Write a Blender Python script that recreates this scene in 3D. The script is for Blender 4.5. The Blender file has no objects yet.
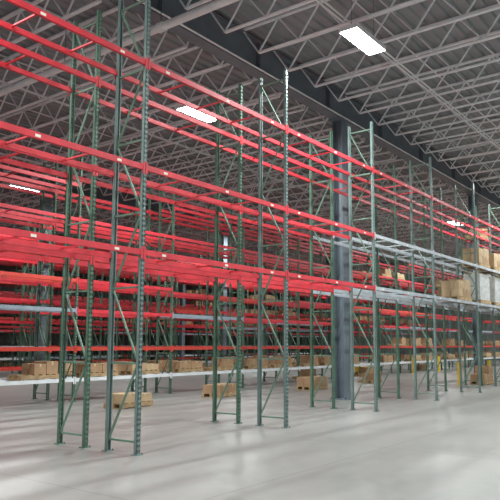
import bpy, math, random
from mathutils import Vector
random.seed(7)
S=bpy.context.scene
S.view_settings.view_transform='Standard'
S.view_settings.exposure=0.0

# ---------------- materials ----------------
def mat(name,col,rough=.5,metal=0.0,var=0.0,scale=3.0,emit=None,bump=0.0):
    m=bpy.data.materials.new(name); m.use_nodes=True
    nt=m.node_tree; b=nt.nodes['Principled BSDF']
    b.inputs['Base Color'].default_value=(*col,1); b.inputs['Roughness'].default_value=rough
    b.inputs['Metallic'].default_value=metal
    if var>0:
        tc=nt.nodes.new('ShaderNodeTexCoord'); n=nt.nodes.new('ShaderNodeTexNoise')
        n.inputs['Scale'].default_value=scale; n.inputs['Detail'].default_value=5
        r=nt.nodes.new('ShaderNodeValToRGB')
        r.color_ramp.elements[0].position=.3; r.color_ramp.elements[1].position=.7
        r.color_ramp.elements[0].color=(*[c*(1-var) for c in col],1)
        r.color_ramp.elements[1].color=(*[min(1,c*(1+var)) for c in col],1)
        nt.links.new(tc.outputs['Object'],n.inputs['Vector']); nt.links.new(n.outputs['Fac'],r.inputs['Fac'])
        nt.links.new(r.outputs['Color'],b.inputs['Base Color'])
        if bump>0:
            bp=nt.nodes.new('ShaderNodeBump'); bp.inputs['Strength'].default_value=bump
            nt.links.new(n.outputs['Fac'],bp.inputs['Height']); nt.links.new(bp.outputs['Normal'],b.inputs['Normal'])
    if emit:
        b.inputs['Emission Color'].default_value=(*emit[0],1); b.inputs['Emission Strength'].default_value=emit[1]
    return m
M_green=mat('rack_green_paint',(.095,.18,.125),.5,var=.25)
M_green2=mat('rack_green_brace',(.14,.23,.17),.5,var=.2)
M_teal=mat('rack_bluegreen_paint',(.17,.235,.22),.45,var=.2)
M_red=mat('beam_red_paint',(.64,.032,.048),.5,var=.18)
M_orange=mat('beam_orange_red',(.70,.065,.045),.5,var=.12)
M_silver=mat('beam_galvanised',(.52,.56,.60),.4,metal=.2,var=.15)
M_white=mat('beam_white_paint',(.74,.76,.78),.45,var=.1)
M_blue=mat('beam_bluegrey',(.28,.33,.39),.45,var=.15)
M_label=mat('label_card',(.85,.82,.7),.6)
M_joist=mat('joist_primer_grey',(.86,.88,.90),.5,var=.08)
M_girder=mat('girder_grey',(.15,.175,.20),.5,var=.1)
M_col=mat('column_grey',(.15,.185,.215),.5,var=.12)
M_pipe=mat('pipe_paint',(.76,.78,.77),.4,var=.08)
M_housing=mat('light_housing',(.8,.8,.8),.4)
M_diff=mat('light_diffuser',(1,1,1),.5,emit=((.93,1,.98),30))
M_card=mat('cardboard',(.40,.25,.14),.8,var=.15)
M_card2=mat('cardboard_light',(.52,.37,.22),.8,var=.15)
M_wrap=mat('stretch_wrap_white',(.62,.62,.6),.35,var=.2,scale=8)
M_wood=mat('pallet_wood',(.45,.31,.17),.8,var=.25,scale=6)
M_tape=mat('box_tape',(.60,.48,.30),.4)
M_yellow=mat('safety_yellow',(.80,.56,.05),.45,var=.1)
M_dark=mat('dark_plastic',(.03,.04,.05),.5)
M_wall=mat('wall_panel',(.22,.22,.215),.7,var=.08,scale=.5)

def floor_mat():
    m=bpy.data.materials.new('polished_concrete'); m.use_nodes=True
    nt=m.node_tree; b=nt.nodes['Principled BSDF']; L=nt.links
    tc=nt.nodes.new('ShaderNodeTexCoord')
    n1=nt.nodes.new('ShaderNodeTexNoise'); n1.inputs['Scale'].default_value=.4; n1.inputs['Detail'].default_value=9; n1.inputs['Roughness'].default_value=.65
    n2=nt.nodes.new('ShaderNodeTexNoise'); n2.inputs['Scale'].default_value=5; n2.inputs['Detail'].default_value=7
    L.new(tc.outputs['Object'],n1.inputs['Vector']); L.new(tc.outputs['Object'],n2.inputs['Vector'])
    r=nt.nodes.new('ShaderNodeValToRGB')
    r.color_ramp.elements[0].position=.32; r.color_ramp.elements[1].position=.68
    r.color_ramp.elements[0].color=(.225,.222,.212,1); r.color_ramp.elements[1].color=(.325,.32,.305,1)
    ad=nt.nodes.new('ShaderNodeMath'); ad.operation='MULTIPLY_ADD'; ad.inputs[1].default_value=.4
    L.new(n2.outputs['Fac'],ad.inputs[0])
    sc=nt.nodes.new('ShaderNodeMath'); sc.operation='MULTIPLY'; sc.inputs[1].default_value=.6
    L.new(n1.outputs['Fac'],sc.inputs[0]); L.new(sc.outputs[0],ad.inputs[2]); L.new(ad.outputs[0],r.inputs['Fac'])
    br=nt.nodes.new('ShaderNodeTexBrick'); br.offset=0
    br.inputs['Scale'].default_value=1; br.inputs['Brick Width'].default_value=4.6; br.inputs['Row Height'].default_value=4.6
    br.inputs['Mortar Size'].default_value=.008; br.inputs['Mortar Smooth'].default_value=.1
    br.inputs['Color1'].default_value=(1,1,1,1); br.inputs['Color2'].default_value=(.96,.96,.96,1); br.inputs['Mortar'].default_value=(.55,.55,.55,1)
    L.new(tc.outputs['Object'],br.inputs['Vector'])
    mx=nt.nodes.new('ShaderNodeMixRGB'); mx.blend_type='MULTIPLY'; mx.inputs[0].default_value=1
    L.new(r.outputs['Color'],mx.inputs[1]); L.new(br.outputs['Color'],mx.inputs[2]); L.new(mx.outputs[0],b.inputs['Base Color'])
    rr=nt.nodes.new('ShaderNodeMapRange'); rr.inputs['To Min'].default_value=.30; rr.inputs['To Max'].default_value=.42
    L.new(n2.outputs['Fac'],rr.inputs['Value']); L.new(rr.outputs[0],b.inputs['Roughness'])
    return m
M_floor=floor_mat()
M_deck=mat('roof_deck_paint',(.28,.29,.30),.55,var=.06)

# ---------------- mesh builder ----------------
class MB:
    def __init__(s): s.v=[];s.f=[];s.m=[];s.mats=[]
    def mi(s,m):
        if m not in s.mats: s.mats.append(m)
        return s.mats.index(m)
    def box(s,x0,x1,y0,y1,z0,z1,m):
        i=len(s.v); k=s.mi(m)
        s.v+=[(x0,y0,z0),(x1,y0,z0),(x1,y1,z0),(x0,y1,z0),(x0,y0,z1),(x1,y0,z1),(x1,y1,z1),(x0,y1,z1)]
        s.f+=[(i,i+3,i+2,i+1),(i+4,i+5,i+6,i+7),(i,i+1,i+5,i+4),(i+1,i+2,i+6,i+5),(i+2,i+3,i+7,i+6),(i+3,i,i+4,i+7)]
        s.m+=[k]*6
    def bar(s,a,b,w,m,n=4):
        a=Vector(a);b=Vector(b);d=(b-a).normalized()
        u=d.cross(Vector((0,0,1)))
        if u.length<1e-3:u=d.cross(Vector((1,0,0)))
        u.normalize(); t=d.cross(u); i=len(s.v);k=s.mi(m)
        off=math.pi/n
        for p in (a,b):
            for j in range(n):
                an=off+2*math.pi*j/n; r=w/2/math.cos(math.pi/n) if n==4 else w/2
                s.v.append(tuple(p+u*math.cos(an)*r+t*math.sin(an)*r))
        for j in range(n):
            j2=(j+1)%n; s.f.append((i+j,i+j2,i+n+j2,i+n+j)); s.m.append(k)
        s.f.append(tuple(i+j for j in reversed(range(n)))); s.m.append(k)
        s.f.append(tuple(i+n+j for j in range(n))); s.m.append(k)
    def mesh(s,name):
        me=bpy.data.meshes.new(name); me.from_pydata(s.v,[],s.f)
        for m in s.mats: me.materials.append(m)
        me.polygons.foreach_set('material_index',s.m); me.update(); return me
def obj(name,me,parent=None,loc=(0,0,0),rot=0):
    o=bpy.data.objects.new(name,me); S.collection.objects.link(o); o.location=loc; o.rotation_euler=(0,0,rot)
    if parent:o.parent=parent
    return o
def empty(name,loc=(0,0,0)):
    o=bpy.data.objects.new(name,None); S.collection.objects.link(o); o.location=loc; o.empty_display_size=.3; return o

# ---------------- layout ----------------
BAY=3.74; X0=6.49; D=.70; H=7.15
W=.070
def post(mb,y,m,mb2=None,flip=1,height=H,holes=True):
    a,b=(y,y+.06*flip); ya,yb=min(a,b),max(a,b)
    mb.box(-W/2,-W/2+.004,ya,yb,0,height,m); mb.box(W/2-.004,W/2,ya,yb,0,height,m)
    f0,f1=(ya,ya+.004) if flip>0 else (yb-.004,yb)
    mb.box(-W/2,-.028,f0,f1,0,height,m); mb.box(.028,W/2,f0,f1,0,height,m); mb.box(-.008,.008,f0,f1,0,height,m)
    z=.0
    while z<height-.05:
        for s0,s1 in ((-.028,-.008),(.008,.028)):
            mb.box(s0,s1,f0,f1,z,z+.034,m)
        z+=.075
    g0,g1=(yb-.004,yb) if flip>0 else (ya,ya+.004)
    mb.box(-W/2,-.022,g0,g1,0,height,m); mb.box(.022,W/2,g0,g1,0,height,m)
    mb.box(-.07,.07,ya-.03,yb+.03,0,.012,m)
    for sx in(-.055,.055):
        mb.bar((sx,ya-.015,.0),(sx,ya-.015,.03),.016,M_dark,6)
def frame_mesh(name,mp,height=H):
    mb=MB(); post(mb,0,mp,flip=1,height=height); post(mb,D,mp,flip=-1,height=height)
    ya,yb=.06,D-.06; z=.18; i=0
    mb.bar((0,ya,z),(0,yb,z),.028,M_green2)
    while z+1.13<height:
        z2=z+1.13
        mb.bar((0,ya,z2),(0,yb,z2),.028,M_green2)
        mb.bar((.0,ya if i%2 else yb,z+.03),(.0,yb if i%2 else ya,z2-.03),.026,M_green2)
        z=z2;i+=1
    return mb.mesh(name)
FM={ 'g':frame_mesh('upright_frame_green',M_green),'t':frame_mesh('upright_frame_teal',M_teal)}

def beam(mb,x0,x1,yf,flip,z,m,label=False,h=.085):
    xa,xb=x0+W/2+.002,x1-W/2-.002
    y0,y1=(yf-.002,yf+.040) if flip>0 else (yf-.040,yf+.002)
    mb.box(xa,xb,y0,y1,z-h,z-.025,m)
    s0,s1=(y0,y0+.025) if flip>0 else (y1-.025,y1)
    mb.box(xa,xb,s0,s1,z-.025,z,m)
    c0,c1=(yf-.010,yf-.001) if flip>0 else (yf+.001,yf+.010)
    for xc,sg in ((x0,1),(x1,-1)):
        a,b=sorted((xc+sg*.008,xc+sg*(W/2+.012)))
        mb.box(a,b,c0,c1,z-h-.06,z+.04,m)
    if label:
        l0,l1=(y0-.003,y0) if flip>0 else (y1,y1+.003)
        for xl in (xa+.35,(xa+xb)/2,xb-.5):
            mb.box(xl,xl+.08,l0,l1,z-h+.018,z-.03,M_label)

def rack(y,n0,n1,levels,frame='g',xoff=0,lab=False,crossbars=3,name='pallet_rack',h=.085):
    e=empty(name,(X0+xoff,y,0))
    for n in range(n0,n1+1):
        obj('upright_frame',FM[frame],e,(BAY*n,0,0))
    mb=MB()
    for z,fn in levels:
        for n in range(n0,n1):
            m=fn(n)
            if m is None: continue
            xa,xb=BAY*n,BAY*(n+1)
            beam(mb,xa,xb,0,1,z,m,lab,h); beam(mb,xa,xb,D,-1,z,m,False,h)
            for k in range(crossbars):
                xc=xa+(k+1)*BAY/(crossbars+1)
                mb.box(xc-.014,xc+.014,.03,D-.03,z-.05,z-.027,M_silver if (m is M_orange or m is M_silver) else m)
    obj('load_beams',mb.mesh('load_beams'),e)
    return e

R=lambda n:M_red
def sw(n): return M_red if n<2 else M_silver
Y_A1=7.18; Y_A2=8.36
rack(Y_A1,-2,9,[(5.95,R),(4.3,sw),(3.0,sw)],frame='t',lab=True)
rack(Y_A2,-2,9,[(5.95,R),(4.45,sw),(3.0,sw)],frame='g',crossbars=2)
def rnd(ms,p=.9,seed=0):
    rg=random.Random(seed); d={}
    def f(n):
        if n not in d: d[n]=rg.choice(ms) if rg.random()<p else None
        return d[n]
    return f
rows=[15.2,23.62,32.0,40.4,44.6]
GAP=D+.48
for i,y in enumerate(rows):
    for k in (0,1):
        sd=i*10+k
        lv=[(6.2,rnd([M_red],.95,sd)),(5.2,rnd([M_red],.9,sd+100)),(4.3,rnd([M_red,M_red,M_orange],.95,sd+200)),
            (3.45,rnd([M_red,M_red,M_orange],.9,sd+250)),
            (2.6,rnd([M_red,M_red,M_blue] if i else [M_red,M_blue],.7,sd+300)),
            (1.52,(lambda n:M_orange) if i==0 else rnd([M_orange,M_silver,M_blue],.9,sd+400)),
            (.66,(lambda n:M_white) if i==0 else rnd([M_white,M_orange,M_blue],.7,sd+500))]
        rack(y+k*GAP,-2,13 if i<2 else 15,lv,frame='g',xoff=1.1*(i+1),crossbars=1,h=.10)

# ---------------- loads ----------------
def pallet(mb,w=1.15,d=.62):
    for i in range(6):
        x=-w/2+i*(w-.1)/5; mb.box(x,x+.1,-d/2,d/2,.115,.135,M_wood)
    for y in(-d/2,-.04,d/2-.08): mb.box(-w/2,w/2,y,y+.08,.02,.115,M_wood)
    for x in(-w/2,-.05,w/2-.1): mb.box(x,x+.1,-d/2,d/2,0,.02,M_wood)
def load_mesh(kind,seed):
    r=random.Random(seed); mb=MB(); pallet(mb)
    z=.136
    if kind=='boxes' or kind=='lowboxes':
        rowsn=r.choice([2,3]) if kind=='boxes' else 1
        for j in range(rowsn):
            h=r.uniform(.24,.36); nx=r.choice([2,3]); wx=1.1/nx
            for i in range(nx):
                if r.random()<(.25 if (j==rowsn-1 and rowsn>1) else (.2 if rowsn==1 else 0)): continue
                m=r.choice([M_card,M_card,M_card2]); x=-.55+i*wx; hh=h*(r.uniform(.7,1) if j==rowsn-1 else 1)
                for yy in (-.29,.005):
                    mb.box(x+.008,x+wx-.008,yy,yy+.285,z,z+hh,m)
                    mb.box(x+wx/2-.025,x+wx/2+.025,yy-.002,yy+.287,z+hh*.7,z+hh+.002,M_tape)
            z+=h+.004
    elif kind=='wrap':
        mb.box(-.52,.52,-.28,.28,z,z+.9,M_wrap); mb.box(-.50,.50,-.26,.26,z+.9,z+.93,M_card2)
        for q in range(4): mb.box(-.525,.525,-.285,.285,z+.1+q*.2,z+.13+q*.2,M_wrap)
    elif kind=='totes':
        for i in range(2):
            x=-.52+i*.53; zz=z
            mb.box(x,x+.5,-.28,.28,zz,zz+.25,M_yellow); mb.box(x-.012,x+.512,-.29,.29,zz+.25,zz+.28,M_yellow)
    return mb.mesh('pallet_load_'+kind)
LM={'boxes':[load_mesh('boxes',i) for i in range(5)],'lowboxes':[load_mesh('lowboxes',i) for i in range(4)],
    'wrap':[load_mesh('wrap',1)],'totes':[load_mesh('totes',1)]}
NM={'boxes':'pallet_of_boxes','lowboxes':'pallet_of_boxes','wrap':'wrapped_pallet','totes':'pallet_of_totes'}
def put(kind,x,y,z,rot=0):
    obj(NM[kind],random.choice(LM[kind]),None,(x,y,z),rot)
for i,y in enumerate(rows):
    for k in (0,1):
        for n in range(-1,12):
            for slot in (.27,.72):
                x=X0+1.1*(i+1)+BAY*(n+slot); yy=y+k*GAP+D/2
                r=random.random()
                if i==0:
                    if r<(.3 if n<1 else .6): put('lowboxes',x,yy,.66)
                    elif r<.68 and n>3: put('totes',x,yy,0)
                    elif r<.75 and n>2: put('lowboxes',x,yy,0)
                elif r<.25: put('lowboxes',x,yy,0)
                if random.random()<(0 if n<6 else .4): put('lowboxes',x,yy,3.45 if i else 1.52)
                if random.random()<(0 if n<6 else .35): put('lowboxes',x,yy,5.2 if random.random()<.5 else 4.3)
for n in range(3,9):
    for slot in(.27,.72):
        for yy in (Y_A1+D/2,Y_A2+D/2):
            x=X0+BAY*(n+slot)
            if n>3 and random.random()<.35: put('boxes',x,yy,0)
            if random.random()<(.3 if n==3 else .8): put(random.choice(['boxes','boxes','wrap']),x,yy,3.0)
            if n>4 and random.random()<.6: put('lowboxes',x,yy,5.95)
            if n>3 and random.random()<.5 and yy<8: put('boxes',x,yy,4.3)
for (k,x,y,r) in (('lowboxes',11.3,12.9,.1),('lowboxes',15.2,13.2,.2),('boxes',19.5,12.6,0),('lowboxes',24.5,12.9,.1)):
    put(k,x,y,0,r)
mb=MB()
mb.box(-.09,.09,0,.012,.0,.9,M_yellow)
mb.box(-.09,-.078,.012,.10,.0,.9,M_yellow); mb.box(.078,.09,.012,.10,.0,.9,M_yellow)
mb.box(-.12,.12,-.03,.14,0,.012,M_yellow)
gm=mb.mesh('post_guard')
for n in (5,6,7,8):
    obj('rack_post_guard',gm,None,(X0+BAY*n,Y_A2+D+.17,0))
for n in (5,7,8,9): obj('rack_post_guard',gm,None,(X0+1.1+BAY*n,15.2-.18,0))

# ---------------- structure ----------------
ZD=9.35
XA,XB,YA,YB=-12,72,-14,50
mb=MB(); k=mb.mi(M_deck); y=YA; prof=[]
while y<YB:
    prof+=[(y,ZD),(y+.11,ZD),(y+.14,ZD+.06),(y+.27,ZD+.06)]; y+=.30
for (yy,zz) in prof: mb.v+=[(XA,yy,zz),(XB,yy,zz)]
for i in range(len(prof)-1):
    mb.f.append((2*i,2*i+2,2*i+3,2*i+1)); mb.m.append(k)
obj('ceiling',mb.mesh('ceiling'))
def joist(y0,y1):
    mb=MB(); zt=ZD-.04; zb=8.55
    for sx in(-.026,.026):
        mb.box(sx-.018,sx+.018,y0,y1,zt-.045,zt,M_joist); mb.box(sx-.018,sx+.018,y0+.5,y1-.5,zb,zb+.035,M_joist)
    n=int(round((y1-y0-1)/1.15)); st=(y1-y0-1)/n; yy=y0+.5
    for i in range(n):
        mb.bar((0,yy,zb+.02),(0,yy+st/2,zt-.03),.034,M_joist); mb.bar((0,yy+st/2,zt-.03),(0,yy+st,zb+.02),.034,M_joist)
        yy+=st
    mb.bar((0,y0,zt-.03),(0,y0+.5,zb+.02),.034,M_joist); mb.bar((0,y1,zt-.03),(0,y1-.5,zb+.02),.034,M_joist)
    return mb.mesh('bar_joist')
GY=[-5.4,9.6,24.6,39.6]
jm=joist(.1,14.9)
jr=empty('roof_joists')
x=-9.6
while x<70:
    for g in (-20.4,-5.4,9.6,24.6):
        obj('bar_joist',jm,jr,(x,g,0))
    x+=1.25
mb=MB()
for g in (-5.4,9.6,24.6):
    for q in (3.0,6.0,9.0,12.0):
        mb.bar((XA,g+q,8.57),(XB-.1,g+q,8.57),.03,M_joist); mb.bar((XA,g+q,ZD-.07),(XB-.1,g+q,ZD-.07),.03,M_joist)
obj('joist_bridging',mb.mesh('joist_bridging'))
GB=8.42; GT=ZD-.09
for g in GY:
    mb=MB(); xe=XB-.1
    mb.box(XA,xe,g-.16,g+.16,GB,GB+.03,M_girder); mb.box(XA,xe,g-.16,g+.16,GT-.03,GT,M_girder); mb.box(XA,xe,g-.012,g+.012,GB+.03,GT-.03,M_girder)
    xx=XA+.5
    while xx<xe:
        mb.box(xx,xx+.02,g-.15,g+.15,GB+.03,GT-.03,M_girder); xx+=3.4
    obj('steel_girder',mb.mesh('steel_girder'))
mb=MB(); c=.17
mb.box(-c,c,-c,-c+.025,.03,GB-.03,M_col); mb.box(-c,c,c-.025,c,.03,GB-.03,M_col); mb.box(-.012,.012,-c+.025,c-.025,.03,GB-.03,M_col)
mb.box(-.28,.28,-.28,.28,0,.03,M_col); mb.box(-.26,.26,-.22,.22,GB-.03,GB,M_col)
for sx in(-.23,.23):
    for sy in(-.23,.23): mb.bar((sx,sy,.03),(sx,sy,.07),.04,M_dark,6)
cm=mb.mesh('steel_column')
for g in GY[1:]:
    for xx in (4.5,16.5,28.5,40.5,52.5,64.5): obj('steel_column',cm,None,(xx,g,0))
mb=MB(); PX=8.7; mb.bar((PX,-14,8.05),(PX,49.5,8.05),.17,M_pipe,14)
yy=-10
while yy<49:
    mb.bar((PX,yy,8.05),(PX,yy+.12,8.05),.21,M_pipe,14); mb.bar((PX,yy+.06,8.1),(PX,yy+.06,9.3),.016,M_dark,6); yy+=3.2
for yy in [-9+3*i for i in range(19)]:
    mb.bar((-12,yy+.4,8.46),(71,yy+.4,8.46),.045,M_pipe,8)
obj('sprinkler_pipes',mb.mesh('sprinkler_pipes'))

# lights
mb=MB()
mb.box(-.66,.66,-.22,.22,.05,.10,M_housing)
mb.box(-.66,.66,-.22,-.205,0,.05,M_housing); mb.box(-.66,.66,.205,.22,0,.05,M_housing)
mb.box(-.66,-.645,-.205,.205,0,.05,M_housing); mb.box(.645,.66,-.205,.205,0,.05,M_housing)
mb.box(-.64,.64,-.2,.2,.012,.049,M_diff)
for sx in(-.5,.5): mb.bar((sx,0,.1),(sx,0,1.3),.008,M_dark,6)
lm=mb.mesh('high_bay_light')
def lamp(x,y,z=8.0,p=420):
    e=obj('high_bay_light',lm,None,(x,y,z))
    l=bpy.data.lights.new('lamp','AREA'); l.shape='RECTANGLE'; l.size=1.25; l.size_y=.38; l.energy=p; l.color=(.93,1,.99)
    o=bpy.data.objects.new('lamp',l); S.collection.objects.link(o); o.parent=e; o.location=(0,0,-.02)
for (x,y) in ((11.6,6.15),(12.75,12.0),(14.1,22.6),(32.7,12),(1.5,6.3),(24.5,6.3),(36,6.3),(48,6.3),(60,6.3),
    (2,12),(46,12),(60,12),(2,0),(12,0),(23,0),(35,0),(50,0),(2,-7),(12,-7),(24,-7),
    (28,23),(42,23),(58,23),(16,34),(30,34),(44,34),(60,34)):
    lamp(x,y,z=7.66 if (x,y)==(14.1,22.6) else 8.0,p=430)

# shell
mb=MB(); mb.box(XA,XB,YA,YB,-.1,0,M_floor); obj('floor',mb.mesh('floor'))
def wall(name,x0,x1,y0,y1):
    mb=MB(); mb.box(x0,x1,y0,y1,0,9.4,M_wall)
    if x1-x0>y1-y0:
        xx=x0
        while xx<x1: mb.box(xx,xx+.06,y0-.02,y0,0,9.4,M_wall); xx+=.6
    else:
        yy=y0
        while yy<y1: mb.box(x0-.02,x0,yy,yy+.06,0,9.4,M_wall); yy+=.6
    obj(name,mb.mesh(name))
wall('wall_back',XA,XB,YB,YB+.2); wall('wall_right',XB,XB+.2,YA,YB)

# world
w=bpy.data.worlds.new('World'); S.world=w; w.use_nodes=True
w.node_tree.nodes['Background'].inputs[0].default_value=(.86,.93,1,1); w.node_tree.nodes['Background'].inputs[1].default_value=.38

# camera
cam=bpy.data.cameras.new('camera'); co=bpy.data.objects.new('camera',cam); S.collection.objects.link(co); S.camera=co
cam.sensor_width=36; cam.sensor_fit='HORIZONTAL'; cam.lens=640/500*36; cam.shift_x=-.06; cam.shift_y=.044
cam.clip_end=300
a=math.radians(35.7); p=math.radians(6.5)
d=Vector((math.cos(a)*math.cos(p),math.sin(a)*math.cos(p),math.sin(p)))
co.location=(0,0,1.58); co.rotation_euler=d.to_track_quat('-Z','Y').to_euler()
